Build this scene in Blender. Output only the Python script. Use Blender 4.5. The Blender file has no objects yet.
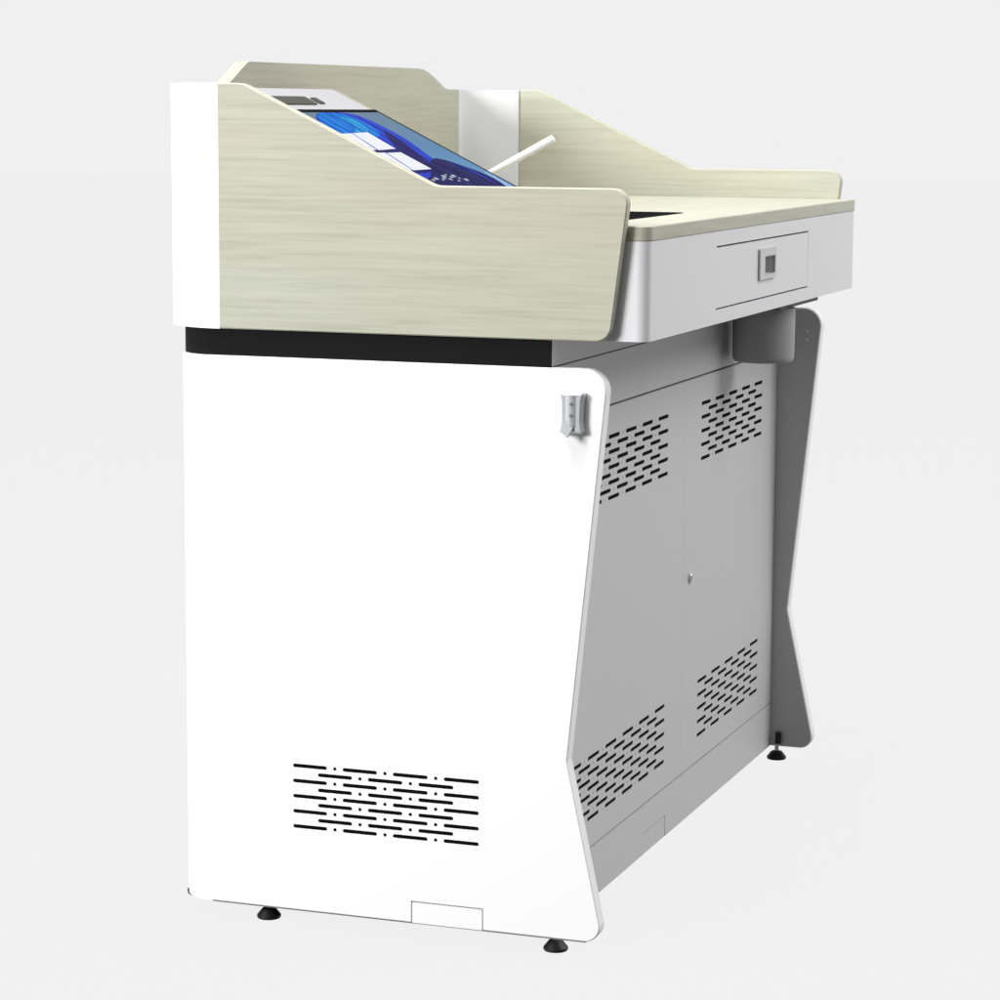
import bpy, bmesh, math
from mathutils import Vector, Matrix

S = bpy.context.scene
COL = S.collection

# ------------------------------------------------------------------ camera
cam_d = bpy.data.cameras.new('camera')
cam = bpy.data.objects.new('camera', cam_d)
COL.objects.link(cam)
S.camera = cam
RT = Vector((0.94037915, 0.34008948, 0.00511785))
UP = Vector((-0.05274794, 0.13095518, 0.98998404))
FW = Vector((-0.33601295, 0.93123031, -0.14108654))
M4 = Matrix.Identity(4)
for r in range(3):
    M4[r][0] = RT[r]; M4[r][1] = UP[r]; M4[r][2] = -FW[r]
M4.translation = Vector((1.70561919, -3.26241385, 1.08816457))
cam.matrix_world = M4
cam_d.sensor_width = 36.0
cam_d.lens = 2750.35 / 1000 * 36.0
cam_d.clip_start = 0.05
cam_d.clip_end = 200

# ------------------------------------------------------------------ world, lamps, exposure
W = bpy.data.worlds.new('World')
S.world = W
W.use_nodes = True
bg = W.node_tree.nodes['Background']
bg.inputs['Strength'].default_value = 1.0
# made-up surround: bright far side, darkened behind camera and below to deepen shading
wn = W.node_tree
geo = wn.nodes.new('ShaderNodeTexCoord')


def ramp(axis_vec, lo, hi):
    d = wn.nodes.new('ShaderNodeVectorMath'); d.operation = 'DOT_PRODUCT'
    d.inputs[1].default_value = axis_vec
    wn.links.new(geo.outputs['Generated'], d.inputs[0])
    m = wn.nodes.new('ShaderNodeMapRange'); m.interpolation_type = 'SMOOTHSTEP'
    m.inputs['From Min'].default_value = lo; m.inputs['From Max'].default_value = hi
    wn.links.new(d.outputs['Value'], m.inputs['Value'])
    return m.outputs['Result']


mul = wn.nodes.new('ShaderNodeMath'); mul.operation = 'MULTIPLY'
wn.links.new(ramp((-0.34, 0.94, 0.0), -0.25, 0.45), mul.inputs[0])
wn.links.new(ramp((0.0, 0.0, 1.0), -0.80, -0.45), mul.inputs[1])
cm = wn.nodes.new('ShaderNodeMapRange')
cm.inputs['To Min'].default_value = 0.13; cm.inputs['To Max'].default_value = 0.871
wn.links.new(mul.outputs[0], cm.inputs['Value'])
wn.links.new(cm.outputs['Result'], bg.inputs['Color'])


def area_lamp(name, loc, target, size, power, color=(1, 1, 1)):
    d = bpy.data.lights.new(name, 'AREA')
    d.shape = 'SQUARE'; d.size = size; d.energy = power; d.color = color
    o = bpy.data.objects.new(name, d)
    COL.objects.link(o)
    o.location = loc
    o.rotation_euler = (Vector(target) - Vector(loc)).to_track_quat('-Z', 'Y').to_euler()
    return o


area_lamp('key_lamp', (-4.8, -7.4, 4.0), (0.3, 0.4, 0.5), 3.2, 1075)
area_lamp('top_lamp', (-0.2, -0.9, 4.6), (0.35, 0.6, 0.9), 2.2, 175)
area_lamp('side_lamp', (4.4, 2.1, 4.4), (0.6, 0.6, 0.6), 3.4, 222)

S.view_settings.view_transform = 'Standard'
S.view_settings.look = 'None'
S.view_settings.exposure = 0.0
S.view_settings.gamma = 1.0
S.view_settings.use_curve_mapping = False
S.render.engine = 'CYCLES'


# ------------------------------------------------------------------ materials
def mat(name, color, rough=0.5, spec=0.4, metal=0.0, speck=0.0, speck_scale=900.0, coat=0.0):
    m = bpy.data.materials.new(name)
    m.use_nodes = True
    nt = m.node_tree
    b = nt.nodes['Principled BSDF']
    b.inputs['Roughness'].default_value = rough
    b.inputs['Specular IOR Level'].default_value = spec
    b.inputs['Metallic'].default_value = metal
    b.inputs['Coat Weight'].default_value = coat
    c = (*color, 1)
    if speck > 0:
        tc = nt.nodes.new('ShaderNodeTexCoord')
        nz = nt.nodes.new('ShaderNodeTexNoise')
        nz.inputs['Scale'].default_value = speck_scale
        nz.inputs['Detail'].default_value = 2
        mr = nt.nodes.new('ShaderNodeMapRange')
        mr.inputs['From Min'].default_value = 0.3
        mr.inputs['From Max'].default_value = 0.7
        mr.inputs['To Min'].default_value = 1 - speck
        mr.inputs['To Max'].default_value = 1 + speck
        mx = nt.nodes.new('ShaderNodeVectorMath'); mx.operation = 'SCALE'
        mx.inputs[0].default_value = color
        nt.links.new(tc.outputs['Object'], nz.inputs['Vector'])
        nt.links.new(nz.outputs['Fac'], mr.inputs['Value'])
        nt.links.new(mr.outputs['Result'], mx.inputs['Scale'])
        nt.links.new(mx.outputs['Vector'], b.inputs['Base Color'])
        bp = nt.nodes.new('ShaderNodeBump')
        bp.inputs['Strength'].default_value = 0.018
        bp.inputs['Distance'].default_value = 0.001
        nt.links.new(nz.outputs['Fac'], bp.inputs['Height'])
        nt.links.new(bp.outputs['Normal'], b.inputs['Normal'])
    else:
        b.inputs['Base Color'].default_value = c
    return m


def wood(name, axis, dark, mid, light):
    """pale straight grained laminate, grain running along the given axis"""
    m = bpy.data.materials.new(name)
    m.use_nodes = True
    nt = m.node_tree
    b = nt.nodes['Principled BSDF']
    b.inputs['Roughness'].default_value = 0.45
    b.inputs['Specular IOR Level'].default_value = 0.3
    tc = nt.nodes.new('ShaderNodeTexCoord')

    def noise(sc_long, sc_cross, detail, rough, dist, off):
        mp = nt.nodes.new('ShaderNodeMapping')
        s = [sc_cross] * 3
        s[axis] = sc_long
        mp.inputs['Scale'].default_value = s
        mp.inputs['Location'].default_value = (off, off * 1.7, off * 0.6)
        n = nt.nodes.new('ShaderNodeTexNoise')
        n.inputs['Scale'].default_value = 1
        n.inputs['Detail'].default_value = detail
        n.inputs['Roughness'].default_value = rough
        n.inputs['Distortion'].default_value = dist
        nt.links.new(tc.outputs['Object'], mp.inputs['Vector'])
        nt.links.new(mp.outputs['Vector'], n.inputs['Vector'])
        return n.outputs['Fac']
    a = noise(3.4, 95, 6, 0.66, 0.5, 3.1)      # broad streaks
    f = noise(9.0, 260, 3, 0.6, 0.2, 7.7)      # fine fibres
    p = noise(1.6, 7, 2, 0.5, 0.3, 1.3)        # slow tint drift

    def mathn(op, x, y):
        n = nt.nodes.new('ShaderNodeMath'); n.operation = op
        for i, v in enumerate((x, y)):
            if isinstance(v, float): n.inputs[i].default_value = v
            else: nt.links.new(v, n.inputs[i])
        return n.outputs[0]
    t = mathn('ADD', mathn('MULTIPLY', a, 0.62), mathn('MULTIPLY', f, 0.38))
    cr = nt.nodes.new('ShaderNodeValToRGB')
    e = cr.color_ramp.elements
    e[0].position = 0.36; e[0].color = (*dark, 1)
    e[1].position = 0.60; e[1].color = (*light, 1)
    k = cr.color_ramp.elements.new(0.47); k.color = (*mid, 1)
    nt.links.new(t, cr.inputs['Fac'])
    tint = nt.nodes.new('ShaderNodeMix'); tint.data_type = 'RGBA'; tint.blend_type = 'MULTIPLY'
    nt.links.new(cr.outputs['Color'], tint.inputs['A'])
    cr2 = nt.nodes.new('ShaderNodeValToRGB')
    cr2.color_ramp.elements[0].position = 0.35; cr2.color_ramp.elements[0].color = (1.0, 0.965, 0.93, 1)
    cr2.color_ramp.elements[1].position = 0.62; cr2.color_ramp.elements[1].color = (0.985, 1.0, 0.98, 1)
    nt.links.new(p, cr2.inputs['Fac'])
    nt.links.new(cr2.outputs['Color'], tint.inputs['B'])
    tint.inputs['Factor'].default_value = 1.0
    nt.links.new(tint.outputs['Result'], b.inputs['Base Color'])
    return m


def glow(name, color, strength=1.0):
    m = bpy.data.materials.new(name)
    m.use_nodes = True
    b = m.node_tree.nodes['Principled BSDF']
    b.inputs['Base Color'].default_value = (0.01, 0.01, 0.01, 1)
    b.inputs['Roughness'].default_value = 0.8
    b.inputs['Specular IOR Level'].default_value = 0.0
    b.inputs['Emission Color'].default_value = (*color, 1)
    b.inputs['Emission Strength'].default_value = strength
    return m


WOODC = ((0.405, 0.402, 0.330), (0.458, 0.457, 0.378), (0.500, 0.498, 0.416))
WOOD_X = wood('pale_oak_laminate_lengthwise', 0, *WOODC)
WOOD_Y = wood('pale_oak_laminate_crosswise', 1, *WOODC)
WHITE = mat('white_lacquer', (0.90, 0.90, 0.90), 0.42, 0.35)
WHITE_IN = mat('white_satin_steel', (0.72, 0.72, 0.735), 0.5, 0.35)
GREY = mat('light_grey_powder_coat', (0.56, 0.56, 0.56), 0.55, 0.3, speck=0.09)
CHAR = mat('charcoal_steel', (0.008, 0.008, 0.008), 0.7, 0.08)
BLACK = mat('black_void', (0.004, 0.004, 0.004), 0.9, 0.05)
RUBBER = mat('black_rubber', (0.010, 0.010, 0.010), 0.5, 0.35)
EDGE_LINE = mat('dark_line_grey', (0.16, 0.16, 0.16), 0.7, 0.2)  # colour of the dark outline painted under the side panel
HOOKM = mat('pale_silver', (0.62, 0.64, 0.66), 0.22, 0.6, metal=0.35)
CHROME = mat('polished_steel', (0.72, 0.74, 0.76), 0.16, 0.5, metal=1.0)
PULL = mat('grey_plastic', (0.54, 0.54, 0.54), 0.35, 0.4)
PULLIN = mat('dark_grey_plastic', (0.28, 0.28, 0.28), 0.5, 0.3)
BEZEL = mat('black_matt_glass', (0.010, 0.010, 0.011), 0.8, 0.0)
SMOKE = mat('smoked_plastic', (0.075, 0.075, 0.062), 0.7, 0.05)
BRK = mat('dark_grey_steel', (0.20, 0.20, 0.20), 0.6, 0.2)
ROD = mat('white_plastic', (0.78, 0.78, 0.78), 0.3, 0.5)


# ------------------------------------------------------------------ mesh helpers
def obj(name, bm, m, parent=None, angle=20.0):
    bmesh.ops.recalc_face_normals(bm, faces=bm.faces[:])
    me = bpy.data.meshes.new(name)
    bm.to_mesh(me); bm.free()
    for p in me.polygons: p.use_smooth = True
    me.set_sharp_from_angle(angle=math.radians(angle))
    me.materials.append(m)
    o = bpy.data.objects.new(name, me)
    COL.objects.link(o)
    if parent is not None: o.parent = parent
    return o


def fillet(pts, steps=12):
    """pts: (a, b, radius) corners -> polyline with rounded corners"""
    out = []
    n = len(pts)
    for i in range(n):
        p = Vector(pts[i][:2]); r = pts[i][2] if len(pts[i]) > 2 else 0
        if r <= 0:
            out.append((p.x, p.y)); continue
        u = (Vector(pts[i - 1][:2]) - p).normalized()
        v = (Vector(pts[(i + 1) % n][:2]) - p).normalized()
        ang = math.acos(max(-1, min(1, u.dot(v))))
        t = r / math.tan(ang / 2)
        bis = (u + v).normalized()
        c = p + bis * (r / math.sin(ang / 2))
        a = p + u * t - c; b = p + v * t - c
        a0 = math.atan2(a.y, a.x); d = math.atan2(b.y, b.x) - a0
        while d > math.pi: d -= 2 * math.pi
        while d < -math.pi: d += 2 * math.pi
        k = max(3, int(steps * abs(d) / (math.pi / 2)) + 1)
        for j in range(k + 1):
            th = a0 + d * j / k
            out.append((c.x + r * math.cos(th), c.y + r * math.sin(th)))
    return out


def inset(loop, dist, skip=None):
    """shrink a loop by dist; edges for which skip(mid) is true stay where they are"""
    n = len(loop)
    area = sum(loop[i][0] * loop[(i + 1) % n][1] - loop[(i + 1) % n][0] * loop[i][1] for i in range(n))
    sg = 1 if area > 0 else -1
    L = []
    for i in range(n):
        a = Vector(loop[i]); b = Vector(loop[(i + 1) % n])
        d = (b - a).normalized()
        nn = Vector((-d.y, d.x)) * sg
        k = 0 if skip and skip((a + b) / 2) else dist
        L.append((a + nn * k, d, nn, k))
    out = []
    for i in range(n):
        p0, d0, n0, k0 = L[i - 1]; p1, d1, n1, k1 = L[i]
        cr = d0.x * d1.y - d0.y * d1.x
        if abs(cr) < 1e-4:
            q = Vector(loop[i]) + n1 * k1
        else:
            w = p1 - p0
            t = (w.x * d1.y - w.y * d1.x) / cr
            q = p0 + d0 * t
        out.append((q.x, q.y))
    return out


AX = {'y': lambda a, b, h: (a, h, b), 'x': lambda a, b, h: (h, a, b), 'z': lambda a, b, h: (a, b, h)}


def prism(outer, h0, h1, axis, holes=(), bev=0.0, skip=None, bev_far=True, bm=None, fn=None):
    """a flat sheet of the outline, holes cut through, from h0 to h1 along the axis; chamfered rim"""
    if bm is None: bm = bmesh.new()
    P = fn or AX[axis]
    sgn = 1 if h1 > h0 else -1
    n = len(outer)

    def cap(o_loop, h):
        vs = []; es = []; loops = []
        for lp in [o_loop] + list(holes):
            v = [bm.verts.new(P(a, b, h)) for a, b in lp]
            for i in range(len(v)): es.append(bm.edges.new((v[i], v[(i + 1) % len(v)])))
            loops.append(v)
        if holes:
            bmesh.ops.triangle_fill(bm, use_beauty=True, use_dissolve=False, edges=es)
        else:
            bm.faces.new(loops[0])
        return loops

    def bridge(A, B):
        for i in range(len(A)):
            j = (i + 1) % len(A)
            bm.faces.new((A[i], A[j], B[j], B[i]))
    if bev > 0:
        ins = inset(outer, bev, skip)
        c0 = cap(ins, h0)
        r0 = [bm.verts.new(P(a, b, h0 + sgn * bev)) for a, b in outer]
        bridge(c0[0], r0)
        if bev_far:
            c1 = cap(ins, h1)
            r1 = [bm.verts.new(P(a, b, h1 - sgn * bev)) for a, b in outer]
            bridge(r0, r1); bridge(r1, c1[0])
        else:
            c1 = cap(outer, h1)
            bridge(r0, c1[0])
    else:
        c0 = cap(outer, h0); c1 = cap(outer, h1)
        bridge(c0[0], c1[0])
    for a, b in zip(c0[1:], c1[1:]): bridge(a, b)
    return bm


def rect(a0, b0, a1, b1, r=0.0):
    return fillet([(a0, b0, r), (a1, b0, r), (a1, b1, r), (a0, b1, r)], 6)


def slot(a, b, length, w):
    r = w / 2; out = []
    for k in range(7):
        t = -math.pi / 2 + math.pi * k / 6
        out.append((a + length - r + r * math.cos(t), b + r * math.sin(t)))
    for k in range(7):
        t = math.pi / 2 + math.pi * k / 6
        out.append((a + r + r * math.cos(t), b + r * math.sin(t)))
    return out


def dot(a, b, r, n=10):
    return [(a + r * math.cos(2 * math.pi * k / n), b + r * math.sin(2 * math.pi * k / n)) for k in range(n)]


def lathe(prof, origin, axis='z', n=32, bm=None):
    """prof: (radius, height) pairs spun about the axis through origin"""
    if bm is None: bm = bmesh.new()
    o = Vector(origin); rings = []
    for r, h in prof:
        ring = []
        for k in range(n):
            t = 2 * math.pi * k / n
            c, s = r * math.cos(t), r * math.sin(t)
            v = {'z': Vector((c, s, h)), 'x': Vector((h, c, s)), 'y': Vector((c, h, s))}[axis]
            ring.append(bm.verts.new(o + v))
        rings.append(ring)
    for A, B in zip(rings, rings[1:]):
        for k in range(n):
            bm.faces.new((A[k], A[(k + 1) % n], B[(k + 1) % n], B[k]))
    bm.faces.new(rings[0]); bm.faces.new(rings[-1])
    return bm


def tube(p0, p1, r, n=20, bev=0.0012):
    bm = bmesh.new()
    p0 = Vector(p0); p1 = Vector(p1); d = (p1 - p0); L = d.length; d.normalize()
    u = d.orthogonal().normalized(); v = d.cross(u)
    rings = []
    for rr, h in ((r - bev, 0), (r, bev), (r, L - bev), (r - bev, L)):
        rings.append([bm.verts.new(p0 + d * h + (u * math.cos(2 * math.pi * k / n) + v * math.sin(2 * math.pi * k / n)) * rr) for k in range(n)])
    for A, B in zip(rings, rings[1:]):
        for k in range(n): bm.faces.new((A[k], A[(k + 1) % n], B[(k + 1) % n], B[k]))
    bm.faces.new(rings[0]); bm.faces.new(rings[-1])
    return bm


def arc(cx, cy, rx, ry, t0, t1, n=18):
    return [(cx + rx * math.cos(math.radians(t0 + (t1 - t0) * k / n)), cy + ry * math.sin(math.radians(t0 + (t1 - t0) * k / n))) for k in range(n + 1)]


# ------------------------------------------------------------------ the setting
bm = bmesh.new()
bm.faces.new([bm.verts.new((40 * math.cos(2 * math.pi * k / 64), 40 * math.sin(2 * math.pi * k / 64), 0)) for k in range(64)])
FLOORM = bpy.data.materials.new('clear_acrylic_sheet')
FLOORM.use_nodes = True
nt = FLOORM.node_tree
nt.nodes.remove(nt.nodes['Principled BSDF'])
tr = nt.nodes.new('ShaderNodeBsdfTransparent')
df = nt.nodes.new('ShaderNodeBsdfDiffuse'); df.inputs['Color'].default_value = (0.8, 0.8, 0.8, 1)
mx = nt.nodes.new('ShaderNodeMixShader'); mx.inputs['Fac'].default_value = 0.018
nt.links.new(tr.outputs[0], mx.inputs[1]); nt.links.new(df.outputs[0], mx.inputs[2])
nt.links.new(mx.outputs[0], nt.nodes['Material Output'].inputs['Surface'])
floor = obj('floor', bm, FLOORM)
floor['kind'] = 'structure'

# ------------------------------------------------------------------ the lectern
root = bpy.data.objects.new('lectern', None)
COL.objects.link(root)
root['label'] = 'white and pale wood teaching lectern with sloped touch screen, slotted vents and front drawer'
root['category'] = 'lectern'

Y0, Y1 = 0.0, 1.1855            # outer faces of the two side panels
T = 0.022                       # side panel thickness
XO = 0.5956                     # operator face
ZB, ZT = 0.025, 0.765           # lower body
ZH = 0.80                       # underside of the hood


def side_vent():
    h = []
    for i in range(9):
        z = 0.2226 - i * 0.01033
        if i % 2 == 0:
            xs = [0.238 + 0.0715 * k for k in range(4)]; ds = [0.238 + 0.0715 * k + 0.0603 for k in range(3)]
        else:
            xs = [0.274 + 0.0715 * k for k in range(3)]; ds = [0.274 + 0.0715 * k + 0.0603 for k in range(2)]
        h += [slot(x, z, 0.049, 0.0052) for x in xs]
        h += [dot(d, z, 0.0025) for d in ds if d < 0.49]
    return h


def panel_outline(notch):
    pts = [(0.117, ZB, 0)]
    if notch: pts += [(0.4066, ZB, 0), (0.4066, 0.0546, 0.001), (0.508, 0.0546, 0.001), (0.508, ZB, 0)]
    pts += [(0.6722, ZB, 0.021), (0.6212, 0.2605, 0.004), (0.6716, ZT, 0.029), (0.117, ZT, 0)]
    return fillet(pts, 14)


notch_skip = lambda m: m.x < 0.1175 or (0.40 < m.x < 0.515 and m.y < 0.06)
side = obj('side_panel', prism(panel_outline(True), Y0, Y0 + T, 'y', side_vent(), 0.0013, notch_skip), WHITE, root)
obj('vent', prism(rect(0.228, 0.132, 0.513, 0.230), Y0 + 0.0014, Y0 + 0.0028, 'y'), BLACK, side)
cc = obj('cable_cover', prism(rect(0.4084, ZB, 0.5062, 0.0526), Y0 + 0.0002, Y0 + 0.016, 'y'), WHITE, side)
obj('gap_backing', prism(rect(0.402, ZB + 0.001, 0.513, 0.059), Y0 + 0.0165, Y0 + 0.019, 'y'), BLACK, side)
obj('dark_bottom_line', prism(fillet([(0.4064, ZB - .0011), (0.119, ZB - 0.0011), (0.119, ZB), (0.4064, ZB)]), Y0 + 0.0006, Y0 + T, 'y',
    bm=prism(rect(0.4066, ZB - 0.0011, 0.6485, ZB), Y0 + 0.0006, Y0 + T, 'y')), EDGE_LINE, side)  # added strip standing in for the dark outline of the panel's bottom edge
far = obj('side_panel', prism(panel_outline(False), Y1, Y1 - T, 'y', (), 0.0013, lambda m: m.x < 0.1175), WHITE, root)
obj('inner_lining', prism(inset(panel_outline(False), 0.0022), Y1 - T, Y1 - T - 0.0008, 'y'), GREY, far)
for z in (0.7265, 0.7135):
    obj('screw', lathe([(0.0026, 0), (0.0022, -0.001)], (0.6455, Y1 - T - 0.0009, z), 'y', 12), CHROME, far)

# rounded front skirt
xf, rr = 0.062, 0.055
plan = arc(0.117, rr, rr, rr, 270, 180) + arc(0.117, Y1 - rr, rr, rr, 180, 90)
pin = arc(0.117, rr, rr - T, rr - T, 270, 180) + arc(0.117, Y1 - rr, rr - T, rr - T, 180, 90)
obj('front_panel', prism(plan + pin[::-1], ZB, ZT, 'z'), WHITE, root)

# dark recessed neck between lower body and hood
e = 0.004
plan = arc(0.122, 0.0605 + e, 0.0605, 0.0605, 270, 180) + arc(0.122, Y1 - 0.0605 - e, 0.0605, 0.0605, 180, 90) + [(XO - 0.0012, Y1 - e), (XO - 0.0012, e)]
neck = obj('neck', prism(plan, ZT - 0.012, ZH, 'z'), CHAR, root)

# inner carcass (black inside, seen through gaps and vents)
obj('carcass', prism(rect(0.10, T + 0.001, 0.570, Y1 - T - 0.001), ZB + 0.003, ZT - 0.013, 'z'), BLACK, root)

YI0, YI1 = T + 0.0004, Y1 - T - 0.0012
obj('neck_panel', prism(rect(e + 0.0015, ZT + 0.0012, YI1 + 0.002, ZH), XO, XO - 0.0010, 'x'), GREY, root)
obj('upper_panel', prism(rect(YI0, 0.6948, YI1, ZT - 0.0005), XO, XO - 0.018, 'x'), GREY, root)
kick_out = [(YI0, ZB), (0.4268, ZB), (0.4268, 0.0565), (0.5384, 0.0565), (0.5384, ZB), (YI1, ZB), (YI1, 0.0978), (YI0, 0.0978)]
kick = obj('kick_panel', prism(kick_out, XO, XO - 0.018, 'x'), GREY, root)
obj('cable_cover', prism(rect(0.4276, ZB, 0.5376, 0.0556), XO - 0.0004, XO - 0.016, 'x'), GREY, kick)
obj('gap_backing', prism(rect(0.42, ZB + .001, 0.545, 0.060), XO - 0.0015, XO - 0.003, 'x'), BRK, kick)


def door_vent(y_first, z_top, ncol):
    h = []
    for i in range(9):
        z = z_top - i * 0.01043
        off = 0.0 if i % 2 == 0 else 0.039
        n = ncol if i % 2 == 0 else ncol - 1
        h += [slot(y_first + off + 0.078 * k, z, 0.050, 0.0056) for k in range(n)]
        h += [dot(y_first + off + 0.078 * k + 0.064, z, 0.0014, 8) for k in range(n - 1)]
    return h


def door(y0, y1, vy, ncol):
    holes = door_vent(vy, 0.6503, ncol) + door_vent(vy, 0.2240, ncol)
    d = obj('door', prism(rect(y0, 0.1002, y1, 0.6918), XO, XO - 0.018, 'x', holes), GREY, root)
    for zt in (0.6503, 0.2240):
        obj('vent', prism(rect(vy - 0.008, zt - 0.0834 - 0.008, vy + 0.078 * (ncol - 1) + 0.058, zt + 0.008), XO - 0.0011, XO - 0.0025, 'x'), BLACK, d)
    return d


door(YI0, 0.6144, 0.0880, 6)
d2 = door(0.6147, 1.1290, 0.7045, 5)
obj('door_frame', prism(rect(1.1296, 0.1002, YI1, 0.6918), XO, XO - 0.018, 'x'), GREY, root)
lock = obj('lock', lathe([(0.0075, -0.002), (0.0075, 0.003), (0.0062, 0.0042)], (XO, 0.652, 0.394), 'x', 28), HOOKM, d2)
bm = prism(rect(0.6508, 0.3900, 0.6532, 0.4000, 0.0010), XO + 0.0042, XO + 0.0052, 'x')
obj('key_slot', bm, HOOKM, d2)


# levelling feet
def foot(x, y):
    f = obj('levelling_foot', lathe([(0.0155, 0), (0.0165, 0.002), (0.0162, 0.004), (0.0095, 0.0125), (0.0065, 0.0140)], (x, y, 0.0), 'z', 32), RUBBER, root)
    obj('stem', lathe([(0.0042, 0.0138), (0.0042, 0.031)], (x, y, 0.0), 'z', 16), CHROME, f)
    return f


foot(0.187, 0.032); foot(0.5975, 0.032); foot(0.187, 1.150)
f4 = foot(0.6035, 1.178)
obj('nut', lathe([(0.0052, 0.031), (0.0052, 0.049), (0.004, 0.051)], (0.611, 1.157, 0), 'z', 6), RUBBER, f4)
obj('corner_pad', lathe([(0.004, 0.0195), (0.0075, 0.022), (0.0085, 0.0275), (0.006, 0.030)], (0.0735, 0.0325, 0), 'z', 20), RUBBER, root)

# ---------------------------------------------------------------- hood
HB, HT = ZH, 1.1185
board_pts = [(0.137, HB, 0), (0.6725, HB, 0.021), (0.6966, 0.9905, 0.020), (0.4395, 0.9905, 0.030), (0.1720, HT, 0.035), (0.137, HT, 0)]
board = fillet(board_pts, 14)
BT = 0.0152
bskip = lambda m: m.x < 0.1375
obj('side_board', prism(board, -0.001, -0.001 + BT, 'y', (), 0.0016, bskip), WOOD_X, root)
obj('side_board', prism(board, 1.1865, 1.1865 - BT, 'y', (), 0.0016, bskip), WOOD_X, root)
ro = 0.109
yn, yfar = -0.001, 1.1865
for s in (0, 1):
    outer = arc(0.137, ro, ro, ro, 270, 180)
    outer = [(x, y + yn) for x, y in outer]
    inner = arc(0.1437, 0.0685, 0.0957, 0.0505, 180, 270)
    inner = [(x, y) for x, y in inner if x < 0.1365]
    pl = outer + [(0.0362, ro + yn), (0.0362, 0.0685)] + inner + [(0.137, -0.001 + 0.0185)]
    if s: pl = [(x, yn + yfar - y) for x, y in pl]
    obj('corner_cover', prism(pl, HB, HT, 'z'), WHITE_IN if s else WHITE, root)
prof = lambda a, b: fillet([(a, HB), (b, HB), (b, HT, 0), (1.0580, HT, 0.080), (0.9640, 1.1508, 0.200), (0.2840, 1.1508, 0.035), (0.2180, HT, 0.02), (a, HT)], 12)
bm = prism(prof(ro + yn + 0.0002, yfar - ro - 0.0002), 0.028, 0.0362, 'x')
bm = prism(prof(0.0687, yn + yfar - 0.0687), 0.0364, 0.0480, 'x', bm=bm)
obj('back_board', bm, WOOD_Y, root)

# white apron with the drawer
XD = 0.7172
ys, ye, rc = 0.0146, 1.1710, 0.016


def apron_plan(x0, y0, y1, x1, r0, r1):
    return fillet([(x0, y0), (x1, y0, r0), (x1, y1, r1), (x0, y1)], 14)


D0, D1, DZ0, DZ1 = 0.3325, 0.8556, 0.8214, 0.9029
bm = prism(apron_plan(0.142, ys, ye, XD, rc, 0.004), HB, DZ0 - 0.0025, 'z')
bm = prism(apron_plan(0.142, ys, ye, XD, rc, 0.004), DZ1 + 0.0025, 0.925, 'z', bm=bm)
bm = prism(apron_plan(0.142, ys, D0 - 0.0001, XD, rc, 0), DZ0 - 0.0025, DZ1 + 0.0025, 'z', bm=bm)
bm = prism(apron_plan(0.142, D1 + 0.0009, ye, XD, 0, 0.004), DZ0 - 0.0025, DZ1 + 0.0025, 'z', bm=bm)
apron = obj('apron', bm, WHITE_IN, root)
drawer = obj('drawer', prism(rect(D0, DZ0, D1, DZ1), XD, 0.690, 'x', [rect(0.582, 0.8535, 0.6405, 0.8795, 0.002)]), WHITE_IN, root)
obj('drawer_gap', prism(rect(D0, DZ0 - 0.0025, D1 + 0.001, DZ1 + 0.0025), 0.6895, 0.60, 'x'), BLACK, root)
hb = prism(rect(0.5545, 0.8468, 0.6475, 0.8910, 0.002), XD - 0.0005, XD + 0.0036, 'x', [rect(0.582, 0.8535, 0.6405, 0.8795, 0.002)], 0.0)
hnd = obj('handle', hb, PULL, drawer)
obj('recess', prism(rect(0.5805, 0.852, 0.642, 0.881), XD - 0.018, XD - 0.020, 'x'), PULLIN, drawer)

# desk top
top_plan = apron_plan(0.142, ys, 1.1711, XD + 0.0012, rc + 0.002, 0.003)
obj('desk_top', prism(top_plan, 0.944, 0.9252, 'z', (), 0.0012), WOOD_Y, root)
obj('control_pad', prism(rect(0.44, 0.10, 0.634, 0.466, 0.012), 0.944, 0.9448, 'z'), BEZEL, root)

# bracket and cup holder under the drawer
CUPM = mat('grey_cup_steel', (0.36, 0.36, 0.36), 0.6, 0.2)
cup = []
for r, h in ((0.0405, 0.0), (0.0445, 0.0012), (0.0468, 0.0042), (0.0475, 0.0085), (0.0482, 0.078), (0.0482, 0.0838)): cup.append((r, h))
obj('bracket', prism(rect(0.60, 0.800, 0.690, 1.0440), ZH - 0.0001, 0.7872, 'z'), BRK, root)
obj('cup_holder', lathe(cup, (0.650, 0.856, 0.7032), 'z', 48), CUPM, root, 30)

# sloped console, monitor
O = Vector((0.155, 0, 1.0815)); ES = Vector((0.8973, 0, -0.4415)); EN = Vector((0.4415, 0, 0.8973))
slope = lambda a, b, h: tuple(O + ES * a + Vector((0, b, 0)) + EN * h)
CONS = mat('pale_grey_plastic', (0.41, 0.405, 0.42), 0.5, 0.25)
cons = obj('console', prism([(0.0884, 0.9445), (0.4328, 0.9445), (0.0884, 1.1139)], 0.0160, 0.4880, 'y', (), 0.0012), CONS, root)
cap_bm = prism(rect(-0.070, 0.4881, 0.300, 0.4925), 0.0002, -0.012, 'z', fn=slope)
obj('edge_strip', cap_bm, WOOD_X, cons)
mon = obj('monitor', prism(rect(0.0, 0.0175, 0.290, 0.4845, 0.004), 0.0002, 0.0042, 'z', fn=slope, bev=0.0006), BEZEL, root)

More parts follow.
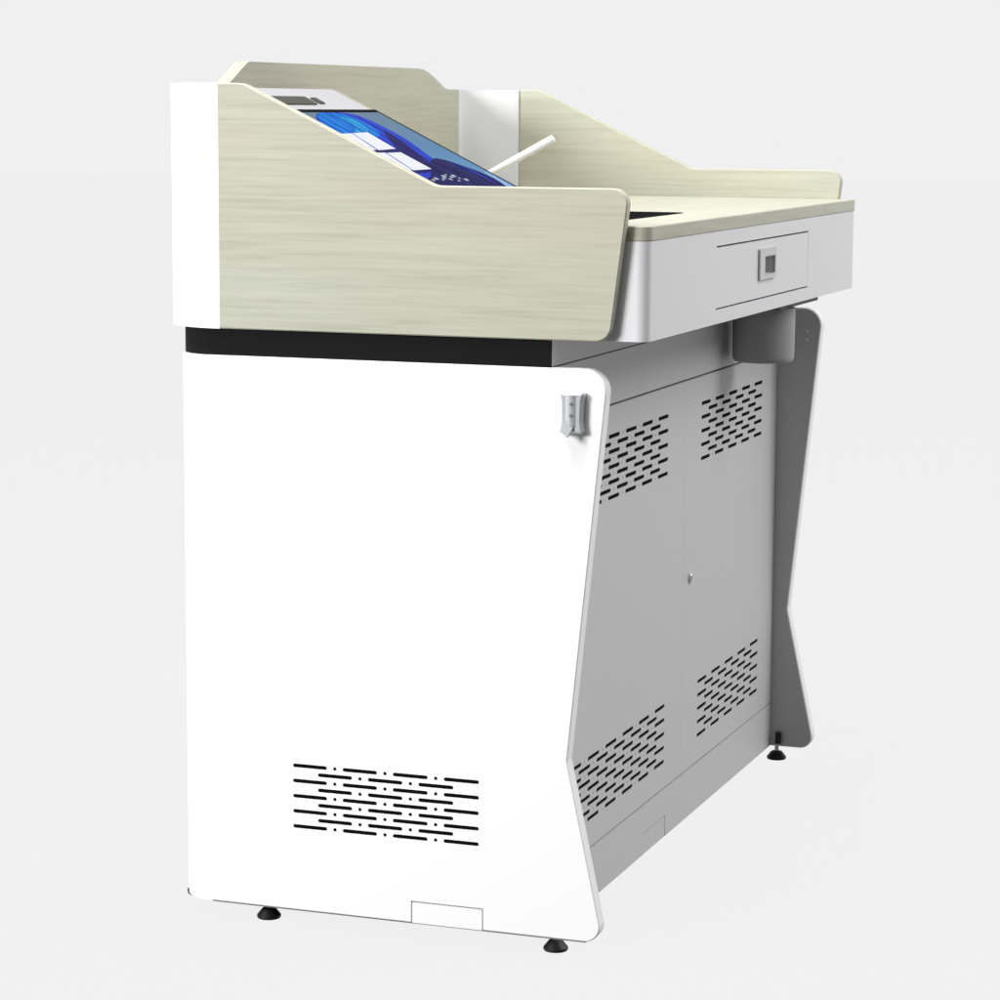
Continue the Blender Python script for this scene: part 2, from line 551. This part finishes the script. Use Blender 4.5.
# picture on the lit screen: blue gradient wallpaper, ribbons, two open windows
DISP = bpy.data.materials.new('screen_wallpaper')
DISP.use_nodes = True
nt = DISP.node_tree
b = nt.nodes['Principled BSDF']
b.inputs['Base Color'].default_value = (0.01, 0.01, 0.01, 1)
b.inputs['Roughness'].default_value = 0.8
b.inputs['Specular IOR Level'].default_value = 0.0
tc = nt.nodes.new('ShaderNodeTexCoord')
sp = nt.nodes.new('ShaderNodeSeparateXYZ')
mr = nt.nodes.new('ShaderNodeMapRange')
mr.inputs['From Min'].default_value = 0.155; mr.inputs['From Max'].default_value = 0.40
cr = nt.nodes.new('ShaderNodeValToRGB')
cr.color_ramp.elements[0].position = 0.0; cr.color_ramp.elements[0].color = (0.19, 0.27, 0.36, 1)
cr.color_ramp.elements[1].position = 1.0; cr.color_ramp.elements[1].color = (0.17, 0.40, 0.68, 1)
k = cr.color_ramp.elements.new(0.45); k.color = (0.14, 0.29, 0.50, 1)
nt.links.new(tc.outputs['Object'], sp.inputs[0])
nt.links.new(sp.outputs['X'], mr.inputs['Value'])
nt.links.new(mr.outputs['Result'], cr.inputs['Fac'])
nt.links.new(cr.outputs['Color'], b.inputs['Emission Color'])
b.inputs['Emission Strength'].default_value = 0.9
disp = obj('display', prism(rect(0.0105, 0.026, 0.282, 0.4740), 0.0043, 0.0046, 'z', fn=slope), DISP, mon)


def smooth(pts, n=6):
    out = []
    m = len(pts)
    for i in range(m):
        p0, p1, p2, p3 = (Vector(pts[(i + j) % m]) for j in (-1, 0, 1, 2))
        for k in range(n):
            t = k / n
            q = 0.5 * ((2 * p1) + (p2 - p0) * t + (2 * p0 - 5 * p1 + 4 * p2 - p3) * t * t + (3 * p1 - p0 - 3 * p2 + p3) * t ** 3)
            out.append((q.x, q.y))
    return out


def silk(color):
    """lit ribbon of the wallpaper: soft streaks of lighter and deeper blue"""
    m = glow('ribbon_light', color, 0.9)
    nt = m.node_tree
    b = nt.nodes['Principled BSDF']
    tc = nt.nodes.new('ShaderNodeTexCoord')
    mp = nt.nodes.new('ShaderNodeMapping')
    mp.inputs['Rotation'].default_value = (0, 0, math.radians(24))
    mp.inputs['Scale'].default_value = (9, 55, 9)
    nz = nt.nodes.new('ShaderNodeTexNoise')
    nz.inputs['Scale'].default_value = 1.0; nz.inputs['Detail'].default_value = 3; nz.inputs['Distortion'].default_value = 1.2
    cr = nt.nodes.new('ShaderNodeValToRGB')
    c = color
    cr.color_ramp.elements[0].position = 0.32; cr.color_ramp.elements[0].color = (c[0] * 0.5, c[1] * 0.45, c[2] * 0.6, 1)
    cr.color_ramp.elements[1].position = 0.70; cr.color_ramp.elements[1].color = (c[0] * 1.6, c[1] * 2.0, min(1, c[2] * 1.35), 1)
    nt.links.new(tc.outputs['Object'], mp.inputs['Vector'])
    nt.links.new(mp.outputs['Vector'], nz.inputs['Vector'])
    nt.links.new(nz.outputs['Fac'], cr.inputs['Fac'])
    nt.links.new(cr.outputs['Color'], b.inputs['Emission Color'])
    return m


def on_screen(name, pts, color, lift, curved=True, e=0.95):
    lp = smooth(pts) if curved else pts
    if name == 'ribbon':
        return obj(name, prism(lp, 0.0046 + lift * 0.0001, 0.0046 + lift * 0.0001 + 0.00008, 'z', fn=slope), silk(color), disp)
    return obj(name, prism(lp, 0.0046 + lift * 0.0001, 0.0046 + lift * 0.0001 + 0.00008, 'z', fn=slope), glow(name, color, e), disp)


on_screen('ribbon', [(0.0125, 0.255), (0.0115, 0.300), (0.0120, 0.336), (0.0218, 0.376), (0.054, 0.392), (0.0973, 0.391), (0.140, 0.368), (0.172, 0.350),
                     (0.198, 0.300), (0.19, 0.25), (0.13, 0.20), (0.078, 0.18), (0.05, 0.19), (0.027, 0.215)], (0.030, 0.055, 0.62), 1)
on_screen('ribbon', [(0.0135, 0.255), (0.0128, 0.295), (0.017, 0.330), (0.030, 0.346), (0.055, 0.350), (0.079, 0.330), (0.092, 0.26), (0.085, 0.19), (0.05, 0.196), (0.026, 0.222)], (0.015, 0.17, 0.82), 2)
on_screen('ribbon', [(0.026, 0.300), (0.030, 0.325), (0.046, 0.332), (0.066, 0.315), (0.080, 0.27), (0.076, 0.25), (0.060, 0.282), (0.045, 0.300)], (0.03, 0.30, 0.88), 3)
on_screen('ribbon', [(0.068, 0.370), (0.0993, 0.362), (0.144, 0.335), (0.183, 0.310), (0.205, 0.27), (0.19, 0.24), (0.154, 0.282), (0.1235, 0.298), (0.09, 0.335)], (0.030, 0.022, 0.17), 4)
on_screen('ribbon', [(0.1571, 0.3526), (0.1553, 0.3752), (0.1639, 0.3992), (0.18, 0.4184), (0.1962, 0.4378), (0.2145, 0.4458), (0.225, 0.447), (0.262, 0.43), (0.275, 0.35), (0.25, 0.22), (0.21, 0.20), (0.186, 0.25), (0.170, 0.31)], (0.022, 0.020, 0.13), 5)
on_screen('ribbon', [(0.168, 0.395), (0.183, 0.412), (0.2, 0.43), (0.221, 0.438), (0.24, 0.425), (0.225, 0.42), (0.20, 0.41), (0.18, 0.392)], (0.025, 0.03, 0.33), 6)
on_screen('highlight', [(0.20, 0.458), (0.2108, 0.467), (0.2235, 0.465), (0.245, 0.463), (0.27, 0.455), (0.25, 0.44), (0.225, 0.449)], (0.32, 0.50, 0.78), 6)
WIN = (0.92, 0.94, 1.0)
on_screen('logo_pane', [(0.0750, 0.2395), (0.0737, 0.2963), (0.1236, 0.2890), (0.1262, 0.2225)], WIN, 8, False)
on_screen('logo_pane', [(0.0765, 0.185), (0.0757, 0.2355), (0.1249, 0.2175), (0.127, 0.17)], WIN, 8, False)
on_screen('logo_pane', [(0.1344, 0.2330), (0.1343, 0.2842), (0.1847, 0.2850), (0.1868, 0.2160)], WIN, 8, False)
on_screen('logo_pane', [(0.1327, 0.18), (0.1337, 0.2290), (0.1851, 0.2112), (0.187, 0.17)], WIN, 8, False)
on_screen('title_bar', [(0.1255, 0.17), (0.1250, 0.2960), (0.1330, 0.2960), (0.1335, 0.17)], (0.03, 0.03, 0.13), 7, False)
on_screen('title_bar', [(0.1868, 0.17), (0.1850, 0.2860), (0.1935, 0.2760), (0.196, 0.17)], (0.02, 0.02, 0.16), 9, False)
on_screen('taskbar', [(0.196, 0.17), (0.1935, 0.262), (0.205, 0.235), (0.22, 0.17)], (0.03, 0.06, 0.55), 9, False)
n = 0
for a, b_ in ((0.2155, 0.222), (0.2120, 0.240), (0.2165, 0.255), (0.2125, 0.268), (0.2070, 0.281), (0.2030, 0.297), (0.2105, 0.302), (0.2075, 0.317), (0.2150, 0.322), (0.2160, 0.285), (0.2200, 0.337), (0.2215, 0.305)):
    n += 1
    q = 0.0021 + 0.0009 * (n % 3)
    on_screen('icon', [(a - q * .8, b_ - q * 1.5), (a - q * .8, b_ + q * 1.5), (a + q * .8, b_ + q * 1.2), (a + q * .6, b_ - q * 1.5)], (0.55, 0.60, 0.72), 10, False)

# device insets on the white strip above the monitor
obj('card_reader', prism(rect(-0.0462, 0.10, -0.0225, 0.3275, 0.003), 0.0001, 0.0014, 'z', fn=slope), SMOKE, cons)
obj('socket', prism(rect(-0.0425, 0.340, -0.0255, 0.3590, 0.001), 0.0001, 0.0016, 'z', fn=slope), SMOKE, cons)

# slim white rod rising behind the monitor
rod = obj('rod', tube((0.206, 0.60, 0.9445), (0.3925, 0.60, 1.0445), 0.0058), ROD, root)
obj('rod_base', lathe([(0.016, 0.0), (0.016, 0.006), (0.013, 0.008)], (0.208, 0.60, 0.9442), 'z', 24), ROD, root)

# steel hook on the side panel
hk = obj('hook', prism(fillet([(0.6110, 0.6880, 0.004), (0.6165, 0.6840, 0), (0.6430, 0.6850, 0.003), (0.6405, 0.7000, 0.012), (0.6415, 0.7250, 0.012), (0.6440, 0.7370, 0.004), (0.6105, 0.7365, 0.004), (0.6125, 0.7230, 0.01), (0.6125, 0.7000, 0.01)], 8),
                     -0.013, -0.0002, 'y', (), 0.003, None, False), HOOKM, root)
bm = bmesh.new()
v = []
for kx in range(9):
    t = kx / 8
    x = 0.6195 + 0.0140 * t; bulge = 0.0035 * math.sin(math.pi * t)
    v.append([bm.verts.new((x, -0.0128 - bulge, z)) for z in (0.694, 0.733)])
for A, B in zip(v, v[1:]): bm.faces.new((A[0], A[1], B[1], B[0]))
obj('hook_cover', bm, HOOKM, hk)
for z in (0.7225, 0.7080):
    obj('screw', lathe([(0.0022, 0), (0.0018, -0.0012)], (0.6275, -0.0158, z), 'y', 12), BRK, hk)
bm = bmesh.new()                     # lever that curls out and down to the left
path = [(0.6265, -0.012, 0.6990), (0.6235, -0.0175, 0.6915), (0.6215, -0.0200, 0.6868), (0.6200, -0.0222, 0.6850)]
rows = []
for (x, y, z) in path:
    rows.append([bm.verts.new((x - 0.0048, y - 0.001, z + 0.0038)), bm.verts.new((x + 0.0048, y - 0.001, z - 0.0030)),
                 bm.verts.new((x + 0.0048, y + 0.0025, z - 0.0052)), bm.verts.new((x - 0.0048, y + 0.0025, z + 0.0016))])
for A, B in zip(rows, rows[1:]):
    for q in range(4): bm.faces.new((A[q], A[(q + 1) % 4], B[(q + 1) % 4], B[q]))
bm.faces.new(rows[0]); bm.faces.new(rows[-1])
obj('lever', bm, HOOKM, hk, 40)
